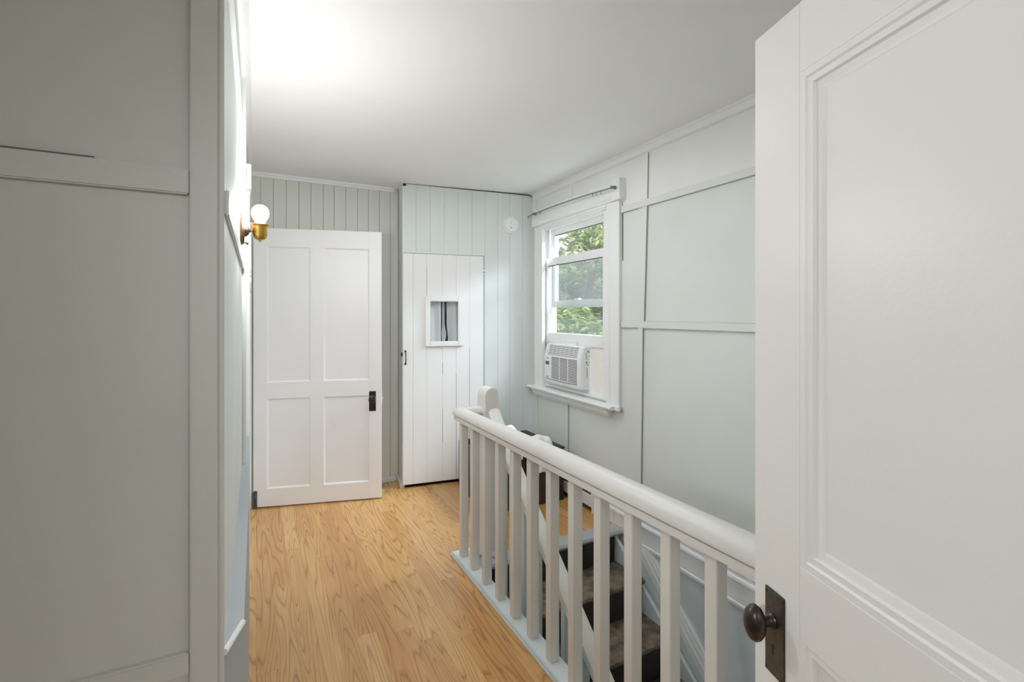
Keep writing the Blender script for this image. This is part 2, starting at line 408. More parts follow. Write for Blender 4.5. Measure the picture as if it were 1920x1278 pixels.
# smoke detector
sd = thing('smoke_detector', 'round white smoke detector high on the closet boards', 'smoke detector',
           Matrix.Rotation(CL_ROT, 4, 'Z') @ Vector((.919, 0, 0)) + Vector(CL_LOC) + Vector((0, 0, 2.165)), CL_ROT)
rx = Matrix.Rotation(R(90), 4, 'X')
bm = B(); lathe(bm, [(0, 0), (.073, 0), (.073, .012), (.07, .016), (0, .016)], 40, rx); obj('base_ring', bm, 'plastic', sd)
bm = B(); lathe(bm, [(0, .016), (.062, .016), (.062, .03), (.056, .038), (.03, .041), (0, .041)], 40, rx); obj('cover', bm, 'plastic', sd)
bm = B(); box(bm, -.014, .002, -.0415, -.0395, -.035, -.026, bev=.001); obj('test_button', bm, 'label', sd)
bm = B(); lathe(bm, [(0, .040), (.0035, .040), (.0035, .0425), (0, .0425)], 12, Matrix.Translation((-.006, 0, .012)) @ rx); obj('indicator', bm, 'label', sd)

# ------------------------------------------------------------------ four-panel doors
def panel_door(root, Wd, Hd, z0, stile, mull, rails, th, m, ogee):
    """local x from one edge to the other, visible face at y=0, thickness to +y; rails: list of (z0,z1) from the top down"""
    zt = z0 + Hd
    pr = []
    for a, b in ((0, stile), (Wd - stile, Wd)): bpart('stile', m, root, a, b, 0, th, z0, zt, bev=.0015, seg=1)
    for (a, b) in rails: bpart('rail', m, root, stile, Wd - stile, 0, th, a, b, bev=.0008, seg=1)
    for (ra, rb) in zip(rails, rails[1:]):
        top, bot = ra[0], rb[1]
        segs = [(stile, Wd - stile)] if mull is None else [(stile, mull[0]), (mull[1], Wd - stile)]
        if mull is not None: bpart('mullion', m, root, mull[0], mull[1], 0, th, bot, top, bev=.0008, seg=1)
        for a, b in segs:
            dp = .016 if ogee else .010
            bpart('panel', m, root, a - .004, b + .004, dp, th - dp, bot - .004, top + .004)
            if ogee:
                bm = B()
                w = ogee
                pf = [(0, .0005), (w * .28, .0005), (w * .36, .004), (w * .6, .0035), (w * .66, .009), (w * .85, .0125), (w, .0158), (w, .0165), (0, .0165)]
                mitre(bm, a, b, bot, top, pf); obj('panel_moulding', bm, m, root)
            else:
                bm = B(); w = .010
                mitre(bm, a, b, bot, top, [(0, .001), (w * .5, .006), (w, .0098), (w, .0105), (0, .0105)]); obj('panel_moulding', bm, m, root)
def mitre(bm, a, b, z0, z1, pf):
    """picture-frame moulding: profile pf = (inset, depth y) swept around the rectangle"""
    t = bmesh.new(); loops = []
    for d, y in pf:
        loops.append([t.verts.new(p) for p in ((a + d, y, z0 + d), (b - d, y, z0 + d), (b - d, y, z1 - d), (a + d, y, z1 - d))])
    n = len(pf)
    for i in range(n):
        A, C = loops[i], loops[(i + 1) % n]
        for k in range(4):
            j = (k + 1) % 4
            t.faces.new((A[k], A[j], C[j], C[k]))
    bmesh.ops.recalc_face_normals(t, faces=t.faces); merge(bm, t)

# far open door
d1 = thing('door_1', 'white four panel door standing open at the end of the hall', 'door', (-.017, 3.946, 0), R(-15.07), 'structure')
panel_door(d1, .888, 2.005, .012, .09, (.383, .475), [(1.886, 2.017), (.787, .905), (.012, .139)], .034, 'door', 0)
bm = B(); box(bm, .797, .847, -.003, 0, .668, .818, bev=.001); tag(obj('lock_plate', bm, 'bronze', d1), 'dark bronze lock plate')
bm = B(); my = Matrix.Translation((.822, -.003, .762)) @ rx @ Matrix.Scale(1.25, 4, (0, 1, 0))
lathe(bm, [(0, 0), (.014, 0), (.013, .01), (.009, .016), (.009, .03), (.02, .036), (.026, .046), (.025, .056), (.016, .062), (0, .064)], 28, my)
tag(obj('doorknob', bm, 'bronze', d1), 'dark oval doorknob')
bm = B(); box(bm, .002, .026, -.004, 0, .0, .13, bev=.002)
tube(bm, [(.0, -.008, .02), (.0, -.008, .12)], .007, 10)
for z in (.03, .07, .11): lathe(bm, [(0, 0), (.006, 0), (.005, .002), (0, .003)], 12, Matrix.Translation((.014, -.004, z)) @ rx)
prism(bm, [(.026, .13), (.026, .03), (.002, .0), (.002, .13)], 'y', -.0045, -.002)
tag(obj('hinge', bm, 'iron', d1), 'worn dark iron butt hinge at the door foot')
bm = B(); tube(bm, [(.55 + .02 * math.cos(t), -.0 + .010, .562 + .02 * math.sin(t)) for t in [R(130 - i * 17) for i in range(10)]], [.001 + .0026 * math.sin(math.pi * i / 9) for i in range(10)], 8)
tag(obj('paint_ridge', bm, 'trim', d1), 'raised crescent mark in the white paint')
bm = B(); box(bm, .886, .8905, .006, .028, .72, .80, bev=.001); box(bm, .888, .898, .01, .022, .752, .768, bev=.003); obj('latch_bolt', bm, 'door', d1)

# near open door (right foreground)
d3 = thing('door_3', 'large white panelled door standing open in the right foreground', 'door', (.939, .675, 0), R(-109.13), 'structure')
panel_door(d3, .76, 1.968, .012, .130, None, [(1.848, 1.98), (.805, .930), (.012, .2)], .036, 'door_near', .046)
bm = B(); box(bm, .037, .093, -.004, 0, .676, .847, bev=.0018); lp = tag(obj('lock_plate', bm, 'iron', d3), 'dark iron lock plate with a keyhole')
bm = B(); lathe(bm, [(0, 0), (.0042, 0), (.0042, .001), (0, .001)], 14, Matrix.Translation((.062, -.004, .735)) @ rx); box(bm, .0603, .0637, -.0049, -.0038, .719, .735); obj('keyhole', bm, 'black', lp)
for x, z in ((.042, .838), (.088, .838), (.042, .684), (.088, .684)):
    bm = B(); lathe(bm, [(0, 0), (.0034, 0), (.0028, .001), (0, .0014)], 12, Matrix.Translation((x, -.004, z)) @ rx); obj('screw', bm, 'bronze', lp)
bm = B(); kx = Matrix.Translation((.061, -.004, .786)) @ rx
lathe(bm, [(0, 0), (.015, 0), (.0155, .003), (.0125, .006), (.0105, .012), (.0105, .022), (.013, .024)], 28, kx)
lathe(bm, [(0, .022), (.012, .0225), (.022, .028), (.0265, .036), (.0265, .042), (.0225, .050), (.012, .0565), (0, .058)], 32, kx @ Matrix.Scale(1.36, 4, (0, 1, 0)) @ Matrix.Scale(.92, 4, (1, 0, 0)))
tag(obj('doorknob', bm, 'bronze', d3), 'dark brown egg shaped doorknob')
for z in (.25, 1.7):
    bm = B(); tube(bm, [(.765, .0, z), (.765, .0, z + .1)], .007, 10); obj('hinge', bm, 'iron', d3)
# jamb and casing of that doorway, near wall
tr = thing('trim_4', 'white casing of the near doorway beside the foreground door', 'door casing', kind='structure')
bpart('casing_board', 'trim', tr, .715, .82, -.078, -.06, 0, 2.06, bev=.003)
bpart('casing_board', 'trim', tr, -.23, -.13, -.078, -.06, 0, 2.06, bev=.003)
bpart('head_casing', 'trim', tr, -.23, .82, -.078, -.06, 2.06, 2.16, bev=.003)
bm = B(); box(bm, .72, 2.3, -.2, -.078, -2.6, H); box(bm, -3.3, -.14, -.2, -.078, -.2, H); box(bm, -.14, .72, -.2, -.078, 2.05, H)
tag(obj('wall_near', bm, 'wall', smooth=False), 'pale wall around the near doorway', 'wall', 'structure')
bm = B()
box(bm, -2.2, -2.1, -3.2, -.2, -.2, H); box(bm, 2.2, 2.3, -3.2, -.2, -.2, H); box(bm, -2.2, 2.3, -3.3, -3.2, -.2, H); box(bm, -3.4, -3.3, -.2, 1.2, -.2, H)
tag(obj('wall_rear', bm, 'wall', smooth=False), 'pale walls of the room behind the near doorway', 'wall', 'structure')

# ------------------------------------------------------------------ right wall with window opening
wr = thing('wall_right', 'pale grey green panelled wall on the right with a window', 'wall', RW_LOC, RW_ROT, 'structure')
OY0, OY1, OZ0, OZ1 = 1.18, 2.085, .80, 2.125
bm = B()
for (a, b, c, d) in ((-1.75, OY0, -2.6, H), (OY1, 2.9, -2.6, H), (OY0, OY1, -2.6, OZ0), (OY0, OY1, OZ1, H)): box(bm, 0, .16, a, b, c, d)
obj('plaster', bm, 'wall', wr, smooth=False)
bpart('upper_panel', 'white_wall', wr, -.003, .0, -1.7, 2.3, 2.1, H)
bpart('lower_panel', 'stair_paint', wr, -.002, 0, -1.7, 1.0, -2.6, -.02)
bx_ = lambda n, m, *d, **k: bpart(n, m, wr, *d, **k)
bx_('batten', 'wall', -.013, 0, -1.7, 1.0, 2.065, 2.106, bev=.0015, seg=1)
bx_('batten', 'wall', -.013, 0, -1.7, 1.0, 1.312, 1.354, bev=.0015, seg=1)
def lean(name, m, x0, x1, yb0, yb1, zb, yt0, yt1, zt):
    bm = B(); t = bmesh.new()
    vs = [t.verts.new(p) for p in ((x0, yb0, zb), (x0, yb1, zb), (x0, yt1, zt), (x0, yt0, zt), (x1, yb0, zb), (x1, yb1, zb), (x1, yt1, zt), (x1, yt0, zt))]
    for f in ((0, 1, 2, 3), (7, 6, 5, 4), (0, 4, 5, 1), (1, 5, 6, 2), (2, 6, 7, 3), (3, 7, 4, 0)): t.faces.new([vs[i] for i in f])
    bmesh.ops.recalc_face_normals(t, faces=t.faces); merge(bm, t); return obj(name, bm, m, wr)
lean('batten', 'wall', -.0115, 0, .816, .856, .19, .796, .836, 1.312)
lean('batten', 'wall', -.0115, 0, .786, .826, 1.354, .758, .798, 2.065)
lean('batten', 'white_wall', -.0115, 0, .756, .796, 2.106, .748, .788, 2.39)
lean('joint_crack', 'softgap', -.0122, 0, .8135, .8160, .19, .7935, .7960, 1.312)
lean('joint_crack', 'softgap', -.0122, 0, .7828, .7860, 1.354, .7548, .7580, 2.065)
lean('joint_crack', 'softgap', -.0118, 0, .7538, .7560, 2.106, .7458, .7480, 2.39)
bx_('joint_crack', 'softgap', -.0125, 0, -1.7, .79, 1.3095, 1.3120)
bx_('joint_crack', 'softgap', -.0125, 0, .84, 1.0, 1.3095, 1.3120)
bx_('joint_crack', 'softgap', -.0130, 0, -1.7, .79, 1.354, 1.3552)
bx_('joint_crack', 'softgap', -.0125, 0, -1.7, .79, 2.0630, 2.065)
bx_('joint_crack', 'softgap', -.0125, 0, .84, 1.0, 2.0635, 2.065)
bx_('batten', 'wall', -.0115, 0, 1.641, 1.685, .17, .70, bev=.0015, seg=1)
bx_('joint_crack', 'softgap', -.012, 0, 1.6395, 1.641, .2, .70)
bx_('batten', 'wall', -.0115, 0, 2.132, 2.2, .0, .70, bev=.0015, seg=1)
bx_('batten', 'white_wall', -.012, 0, 1.589, 1.63, 2.265, 2.39, bev=.0015, seg=1)
bx_('batten', 'white_wall', -.012, 0, 2.132, 2.2, 2.265, 2.39, bev=.0015, seg=1)
bx_('joint_crack', 'crack', -.006, .002, .9935, .9965, 1.75, 2.14)
tr = thing('trim_5', 'white ceiling moulding along the right wall', 'moulding', RW_LOC, RW_ROT, 'structure')
bm = B(); prism(bm, [(0, H), (-.03, H), (-.032, H - .012), (-.022, H - .018), (-.022, H - .05), (-.012, H - .056), (0, H - .056)], 'y', -1.7, 2.19); obj('crown_moulding', bm, 'trim', tr)
# baseboard at the landing level, running on along the stairwell
tr = thing('baseboard_right', 'tall white moulded baseboard running along the right wall above the stairs', 'baseboard', RW_LOC, RW_ROT, 'structure')
bm = B(); prism(bm, [(0, .215), (-.012, .215), (-.014, .205), (-.014, .142), (-.022, .138), (-.024, .126), (-.019, .118), (-.019, .104), (-.027, .098), (-.029, .086), (-.024, .078), (-.022, -.012), (-.018, -.014), (-.018, -.022), (-.024, -.026), (-.024, -.036), (-.016, -.04), (-.016, -.05), (0, -.052)], 'y', -1.7, .992); obj('stair_baseboard', bm, 'trim', tr)
bm = B(); prism(bm, [(0, .215), (-.012, .215), (-.014, .205), (-.014, .142), (-.022, .138), (-.024, .126), (-.019, .118), (-.019, .104), (-.027, .098), (-.029, .086), (-.024, .078), (-.024, 0), (0, 0)], 'y', .992, 1.24); obj('landing_baseboard', bm, 'trim', tr)
bx2 = B(); tube(bx2, [(-.0245, 1.06, .02), (-.0248, 1.063, .05), (-.0245, 1.058, .075)], .0012, 6); tube(bx2, [(-.0285, 1.058, .08), (-.0285, 1.052, .1)], .0012, 6); obj('paint_crack', bx2, 'crack', tr)

# stair side skirt + sloping moulding on the right wall below floor level
SL = .2 / .25
sk = thing('trim_6', 'pale blue grey sloping skirt board along the stairs on the right wall', 'skirt board', RW_LOC, RW_ROT, 'structure')
def zs(y): return (y - .99) * SL          # nosing line in local y (world Y = y + 1.5)
bm = B(); prism(bm, [(1.0, -.05), (.86, -.045), (.80, -.055), (.346, -.47), (-1.6, -2.2), (-1.6, -2.6), (-1.2, -2.6), (1.0, -.75)], 'x', -.028, 0); obj('skirt_board', bm, 'stair_paint', sk)
for d0, d1, th in ((-.035, .0, .038), (.018, .045, .03), (.052, .07, .022)):
    bm = B(); prism(bm, [(.80 + .0, -.045 + d0 - .01), (.80 - .02, -.045 + d1 - .008 if d1 < .01 else -.046), (-1.6, -2.17 + d1), (-1.6, -2.17 + d0)] if d1 < .01 else
                   [(.80 - d0 * 1.1, -.045), (.80 - d1 * 1.1, -.045), (-1.6, -2.17 + d1), (-1.6, -2.17 + d0)], 'x', -th, 0)
    obj('slope_moulding', bm, 'trim', sk)

# ------------------------------------------------------------------ window
wn = thing('window_1', 'white double hung window holding the air conditioner, lower sash raised', 'window', RW_LOC, RW_ROT, 'structure')
def wp(n, m, *d, **k): return bpart(n, m, wn, *d, **k)
# casings
def casing(y0, y1, z0, z1):
    bm = B(); w = y1 - y0
    prism(bm, [(0, y0), (-.026, y0), (-.03, y0 + .006), (-.03, y0 + w * .18), (-.024, y0 + w * .22), (-.024, y0 + w * .75), (-.029, y0 + w * .79), (-.03, y1 - .006), (-.026, y1), (0, y1)], 'z', z0, z1)
    return bm
obj('casing', casing(1.005, 1.135, .785, 2.15), 'trim', wn); obj('casing', casing(2.012, 2.145, .785, 2.15), 'trim', wn)
# head with stepped mouldings and end blocks
bm = B(); prism(bm, [(0, 2.268), (-.05, 2.268), (-.052, 2.262), (-.046, 2.252), (-.046, 2.205), (-.053, 2.2), (-.05, 2.176), (-.036, 2.162), (-.036, 2.152), (-.0, 2.15)], 'y', .985, 2.135); obj('head_casing', bm, 'trim', wn)
for a, b in ((.963, 1.045),): bpart('head_block', 'trim', wn, -.056, 0, a, b, 2.148, 2.285, bev=.003)
bpart('head_block', 'trim', wn, -.056, 0, 2.03, 2.14, 2.148, 2.275, bev=.003)
bm = B()
for x0, x1, z0, z1 in ((-.03, .0, 2.13, 2.152), (-.02, .02, 2.118, 2.135), (-.01, .035, 2.108, 2.122)): box(bm, x0, x1, 1.13, 2.03, z0, z1, bev=.003)
obj('head_stop', bm, 'trim', wn)
# jambs
wp('jamb', 'trim', -.002, .16, OY1 - .002, OY1 + .01, OZ0, OZ1); wp('jamb', 'trim', -.002, .16, OY0 - .01, OY0 + .002, OZ0, OZ1)
wp('head_jamb', 'trim', 0, .16, OY0, OY1, OZ1 - .004, OZ1 + .004)
wp('stop_bead', 'trim', -.01, .02, 2.035, OY1, OZ0, 2.12, bev=.003); wp('stop_bead', 'trim', -.01, .02, 1.13, OY0 + .015, OZ0, 2.12, bev=.003)
wp('parting_bead', 'trim', .072, .08, 2.06, OY1, OZ0, 2.12); wp('parting_bead', 'trim', .072, .08, OY0, OY0 + .02, OZ0, 2.12)
# stool and apron
bm = B(); prism(bm, [(.03, .785), (-.07, .785), (-.078, .781), (-.082, .774), (-.078, .765), (-.066, .76), (.03, .76)], 'y', 1.035, 2.186); obj('stool', bm, 'trim', wn)
bpart('stool_end', 'trim', wn, -.04, 0, .99, 1.04, .755, .79, bev=.006)
bm = B(); prism(bm, [(0, .76), (-.06, .76), (-.058, .75), (-.046, .738), (-.044, .724), (-.036, .718), (-.03, .703), (-.02, .698), (0, .698)], 'y', 1.10, 2.145); obj('apron', bm, 'trim', wn)
wp('sill', 'trim', .0, .2, OY0, OY1, .78, .812)
wp('end_gap', 'crack', -.022, -.018, .9885, .991, .754, .788)
# sashes
def sash(name, x0, x1, y0, y1, z0, z1, st, top, bot, glass, lift):
    s = thing(name, None, None); s.parent = wn
    bpart('sash_stile', 'plastic', s, x0, x1, y0, y0 + st, z0, z1, bev=.003); bpart('sash_stile', 'plastic', s, x0, x1, y1 - st, y1, z0, z1, bev=.003)
    bpart('sash_rail', 'plastic', s, x0, x1, y0 + st, y1 - st, z1 - top, z1, bev=.003); bpart('sash_rail', 'plastic', s, x0, x1, y0 + st, y1 - st, z0, z0 + bot, bev=.003)
    bpart('pane', glass, s, (x0 + x1) / 2 - .002, (x0 + x1) / 2 + .002, y0 + st, y1 - st, z0 + bot, z1 - top)
    for (a, b, c, d) in ((y0 + st, y1 - st, z1 - top - .006, z1 - top),): bpart('glazing_seal', 'ac_dark', s, x0 - .0005, x0 + .004, a, b, c, d)
    return s
s1 = sash('lower_sash', .03, .066, 1.187, 2.078, 1.172, 1.867, .07, .064, .07, 'glass_screen', True)
bpart('finger_lift', 'plastic', s1, .018, .032, 1.56, 1.68, 1.176, 1.196, bev=.003)
bpart('sash_lock', 'plastic', s1, .02, .06, 1.6, 1.66, 1.866, 1.876, bev=.003)
s2 = sash('upper_sash', .085, .12, 1.187, 2.06, 1.452, 2.122, .075, .058, .058, 'glass', False)
bpart('sash_lock', 'plastic', s2, .072, .1, 1.62, 1.68, 1.508, 1.522, bev=.003)
bpart('pull_tab', 'ivory', s2, .078, .086, 1.60, 1.70, 2.073, 2.086, bev=.002)

# curtain rod above the window
cr = thing('curtain_rod', 'thin grey metal curtain rod above the window', 'curtain rod', RW_LOC, RW_ROT)
def rz_(y): return 2.219 + (y - .967) / (2.145 - .967) * .022 + .012 * math.sin((y - .967) / 1.178 * math.pi)
ys = [.985 + (2.145 - .985) * i / 20 for i in range(21)]
bm = B(); tube(bm, [(-.088, y, rz_(y)) for y in ys], .0042, 8); obj('rod', bm, 'steel', cr)
bm = B(); tube(bm, [(-.094, y, rz_(y) + .011) for y in ys], .0035, 8); obj('rod', bm, 'plastic', cr)
for y in (1.0, 2.06):
    bm = B(); box(bm, -.098, -.046, y - .004, y + .004, rz_(y) - .006, rz_(y) + .016, bev=.001); box(bm, -.05, -.0465, y - .012, y + .012, rz_(y) - .025, rz_(y) + .02, bev=.001); obj('bracket', bm, 'steel', cr)
for y in (1.12, 1.17, 1.21, 1.93, 1.95, 2.1, 2.14):
    bm = B(); tube(bm, [(-.088, y, rz_(y) - .003), (-.09, y, rz_(y) - .014), (-.084, y, rz_(y) - .019)], .0022, 6); obj('hook', bm, 'iron', cr)

# air conditioner
ac = thing('air_conditioner', 'small white window air conditioner sitting on the window sill', 'air conditioner', RW_LOC, RW_ROT)
AY0, AY1, AZ0, AZ1 = 1.40, 1.925, .845, 1.158
fx = -.055
bm = B(); prism(bm, [(fx + .012, AZ0), (.2, AZ0), (.2, AZ1 - .004), (fx + .03, AZ1 - .004)], 'y', AY0 + .004, AY1 - .004); obj('case', bm, 'plastic', ac)
fp = bmesh.new(); prism(fp, [(fx + .006, AZ0 - .004), (fx + .03, AZ0 - .004), (fx + .05, AZ1), (fx + .024, AZ1), (fx, AZ1 - .085), (fx - .002, AZ0 + .03)], 'y', AY0, AY1)
bmesh.ops.bevel(fp, geom=fp.edges[:], offset=.006, segments=2, affect='EDGES', clamp_overlap=True); obj('front_panel', fp, 'plastic', ac)
# intake grille: dark slots between white bars
GY0, GY1, GZ0, GZ1 = AY0 + .052, AY1 - .118, AZ0 + .038, AZ1 - .1
fs = lambda z: fx - .002 + (z - (AZ0 + .03)) / (AZ1 - .085 - AZ0 - .03) * .002
gr = bpart('intake_grille', 'ac_dark', ac, fx - .0035, fx + .004, GY0, GY1, GZ0, GZ1)
n = 17
for i in range(n + 1):
    z = GZ0 + (GZ1 - GZ0) * i / n
    bpart('louvre', 'plastic', gr, fx - .0065, fx, GY0 - .002, GY1 + .002, z - .0021, z + .0021)
for f in (1 / 3, 2 / 3):
    y = GY0 + (GY1 - GY0) * f; bpart('grille_bar', 'plastic', gr, fx - .0060, fx, y - .003, y + .003, GZ0, GZ1)
# outlet vents in the sloped top
tz0, tz1 = AZ1 - .078, AZ1 - .012
def slope(z): return fx + (z - (AZ1 - .085)) / .085 * .024
vent = thing('air_outlet', None, None); vent.parent = ac
for i in range(5):
    z = tz0 + (tz1 - tz0) * (i + .5) / 5
    for k in range(7):
        a = AY0 + .055 + k * .0595
        bpart('vent_slot', 'ac_grey', vent, slope(z) - .0018, slope(z) + .002, a, a + .052, z - .0032, z + .0032)
bpart('vent_shadow', 'ac_grey', vent, slope(tz0 - .006) - .0016, slope(tz0) + .002, AY0 + .05, AY1 - .055, tz0 - .008, tz0 - .004)
bpart('vent_shadow', 'ac_grey', vent, slope(tz1 + .004) - .0016, slope(tz1) + .002, AY0 + .05, AY1 - .055, tz1 + .002, tz1 + .005)
cp = bpart('control_panel', 'plastic', ac, fx - .0035, fx + .002, GY1 + .014, AY1 - .014, AZ0 + .036, GZ1, bev=.001)
bpart('display', 'display', cp, fx - .0045, fx, GY1 + .038, AY1 - .026, GZ1 - .07, GZ1 - .042)
bpart('badge', 'label', cp, fx - .0042, fx, GY1 + .045, AY1 - .04, GZ1 - .022, GZ1 - .014)
bpart('badge', 'label', cp, fx - .0042, fx, GY1 + .045, AY1 - .035, AZ0 + .042, AZ0 + .05)
for i in range(4): bpart('button', 'trim', cp, fx - .0046, fx, GY1 + .05, AY1 - .04, GZ1 - .098 - i * .022, GZ1 - .088 - i * .022, bev=.001)
bm = B(); tube(bm, [(fx - .0025, AY1 - .02 - (AY1 - AY0 - .07) * i / 10, AZ0 + .031 - .006 * math.sin(math.pi * i / 10)) for i in range(11)], .0018, 6); obj('panel_seam', bm, 'ac_dark', ac)
# sticker print on the case side
def mark(y, x0, x1, z0, z1, m='label'): bpart('sticker_mark', m, ac, x0, x1, y - .0006, y + .001, z0, z1)
sy = AY0 + .004
for (x0, x1, z0, z1) in ((.005, .02, 1.115, 1.127), (-.008, -.004, 1.07, 1.11), (-.002, .014, 1.082, 1.085), (-.004, .012, 1.068, 1.071), (.024, .027, 1.076, 1.095), (.018, .026, 1.04, 1.046), (-.004, .018, 1.022, 1.028)): mark(sy, x0, x1, z0, z1)
mark(sy, -.006, .004, 1.036, 1.047, 'ac_dark'); mark(sy, -.001, .005, .87, .875)
for k, ww in enumerate((.010, .008, .010, .009, .012, .012, .010, .009)):
    mark(sy, .002 - ww / 2, .002 + ww / 2, .996 - k * .0095, 1.0015 - k * .0095)
# side curtains and top flange
bm = B(); n = 12
prism(bm, [(.034, 1.185)] + [(.034 + (.012 if i % 2 else 0), 1.185 + (AY0 - 1.185) * i / n) for i in range(n + 1)] + [(.05, AY0), (.05, 1.185)], 'z', AZ0 - .03, AZ1 + .018); obj('side_curtain', bm, 'ivory', ac, smooth=False)
bm = B(); prism(bm, [(.034 + (.012 if i % 2 else 0), AY1 + (2.08 - AY1) * i / 8) for i in range(9)] + [(.05, 2.08), (.05, AY1)], 'z', AZ0 - .03, AZ1 + .018); obj('side_curtain', bm, 'ivory', ac, smooth=False)
bm = B(); box(bm, .028, .054, 1.19, 2.075, AZ1 - .002, AZ1 + .018, bev=.002); box(bm, .026, .05, 1.19, 1.215, AZ0 - .03, AZ1 + .018, bev=.002); box(bm, .026, .05, AY0, 2.075, AZ0 - .034, AZ0 - .004, bev=.002); box(bm, .02, .05, 1.187, 2.075, .808, AZ0 - .026, bev=.002); obj('mounting_frame', bm, 'plastic', ac)
bm = B(); box(bm, .0, .03, AY0 + .16, AY1 - .13, AZ1 - .004, AZ1 + .016, bev=.005); obj('handle_lip', bm, 'plastic', ac)

# ------------------------------------------------------------------ wall lamp
wlp = thing('wall_lamp', 'brass wall lamp with one bare lit bulb on the left wall', 'wall lamp', (-.053, 2.06, 1.712))
ry = Matrix.Rotation(R(90), 4, 'Y')
bm = B(); lathe(bm, [(0, 0), (.035, 0), (.035, .008), (.029, .015), (0, .017)], 32, ry @ Matrix.Scale(1.66, 4, (1, 0, 0))); tag(obj('backplate', bm, 'brass_dark', wlp), 'oval brass backplate')
bm = B(); lathe(bm, [(0, .01), (.024, .011), (.023, .018), (.015, .028), (.006, .032), (0, .033)], 28, Matrix.Translation((0, 0, -.004)) @ ry); obj('canopy', bm, 'brass_dark', wlp)
bm = B(); tube(bm, [(.03, 0, -.004), (.036, 0, -.003), (.042, 0, -.003), (.05, 0, -.002)], [.006, .0045, .006, .004], 14); obj('arm', bm, 'brass_dark', wlp)
bm = B(); lathe(bm, [(0, -.042), (.005, -.041), (.0055, -.034), (.013, -.034), (.021, -.028), (.025, -.018), (.025, .012), (.0265, .017), (.032, .023), (.031, .024), (.0245, .018), (.022, .012), (0, .010)], 36, Matrix.Translation((.066, 0, 0))); tag(obj('lamp_holder', bm, 'brass', wlp), 'polished brass bell shaped bulb holder')
bm = B(); lathe(bm, [(0, .008), (.0135, .01), (.0135, .022), (.017, .036), (.026, .05), (.03, .064), (.028, .078), (.02, .09), (.009, .096), (0, .097)], 36, Matrix.Translation((.067, 0, 0))); tag(obj('bulb', bm, 'bulb', wlp), 'bare glowing white bulb')
bm = B(); tube(bm, [(.012, 0, -.05), (.02, 0, -.049), (.028, 0, -.053)], [.003, .003, .005], 10); obj('switch', bm, 'bronze', wlp)

# ------------------------------------------------------------------ landing balustrade
bl = thing('balustrade', 'grey cream painted landing balustrade with square balusters around the stairwell', 'balustrade', (1.04, 2.6, 0))
off = Vector((-1.04, -2.6, 0))
def bo(name, bm, m='rail', parent=bl):
    bmesh.ops.translate(bm, vec=off, verts=bm.verts); return obj(name, bm, m, parent)
RY = -.075
prof = [(1.006, .8185), (1.0, .825), (.999, .834), (1.003, .850), (1.010, .865), (1.024, .875), (1.048, .877), (1.063, .870), (1.073, .851), (1.075, .833), (1.073, .825), (1.067, .8185)]
bm = B(); t = bmesh.new()
# handrail: profile swept along Y then mitred round the corner along X to the newel
cxm = 1.0375
def hp(p, s):  # 0 near end, 1 middle, 2 corner, 3 newel; the old rail is worn thinner at the corner
    dx = p[0] - cxm
    z = .8185 + (p[1] - .8185) * (1, 1, .74, .74)[s]
    if s == 0: return (p[0], RY, z)
    if s == 1: return (p[0], 1.5, z)
    if s == 2: return (p[0], 2.60 - dx, z)
    return (1.165, 2.60 - dx, z)
loops = [[t.verts.new(hp(p, s)) for p in prof] for s in (0, 1, 2, 3)]
k = len(prof)
for A_, B_ in zip(loops, loops[1:]):
    for i in range(k): t.faces.new((A_[i], A_[(i + 1) % k], B_[(i + 1) % k], B_[i]))
t.faces.new(loops[0]); t.faces.new(loops[3][::-1]); bmesh.ops.recalc_face_normals(t, faces=t.faces); merge(bm, t)
bo('handrail', bm)
bm = B(); box(bm, 1.006, 1.069, RY, 2.632, .792, .8152, bev=.002); box(bm, 1.069, 1.165, 2.569, 2.632, .792, .8152, bev=.002); bo('rail_fillet', bm)
bm = B(); box(bm, 1.010, 1.065, RY, 2.625, .814, .8195); box(bm, 1.065, 1.165, 2.575, 2.625, .814, .8195); bo('rail_joint', bm, 'crack')
bm = B(); box(bm, .998, 1.085, RY, 2.665, 0, .012, bev=.002); box(bm, 1.004, 1.085, RY, 2.66, .012, .022, bev=.004); box(bm, 1.085, 1.3, 2.565, 2.665, .0, .018, bev=.003); box(bm, 1.062, 1.085, RY, 2.45, -.19, .012); tag(bo('base_board', bm, 'stair_paint'), 'pale base board under the balusters')
for i in range(17):
    y = 2.56 - .156 * i
    if y < 0: break
    bm = B(); box(bm, 1.028, 1.068, y, y + .04, .021, .794, bev=.0022)
    bo('baluster', bm)
# newel with a rounded top
bm = B(); t = bmesh.new(); pts = [(1.16, .004), (1.16, .928)]
for i in range(1, 16):
    a = math.pi - math.pi * i / 16; pts.append((1.2025 + .0425 * math.cos(a), .928 + .045 * math.sin(a)))
pts += [(1.245, .928), (1.245, .004)]
nb = bmesh.new(); prism(nb, pts, 'y', 2.53, 2.64)
bmesh.ops.bevel(nb, geom=[e for e in nb.edges if abs(e.verts[0].co.y - e.verts[1].co.y) < 1e-5 and e.calc_length() < .02], offset=.003, segments=2, affect='EDGES')
bo('newel_post', nb)
bm = B(); box(bm, 1.15, 1.255, 2.515, 2.655, .004, .03, bev=.004); tag(bo('newel_base', bm, 'stair_paint'), 'pale square newel base')
for i, (y, z) in enumerate(((2.28, .836), (1.42, .835), (1.33, .832), (1.235, .829), (.6, .826))):
    bm = B(); lathe(bm, [(0, -.002), (.004, -.002), (.003, .0006), (0, .001)], 10, Matrix.Translation((1.0005, y, z)) @ Matrix.Rotation(R(-90), 4, 'Y')); bo('paint_chip', bm, 'crack')

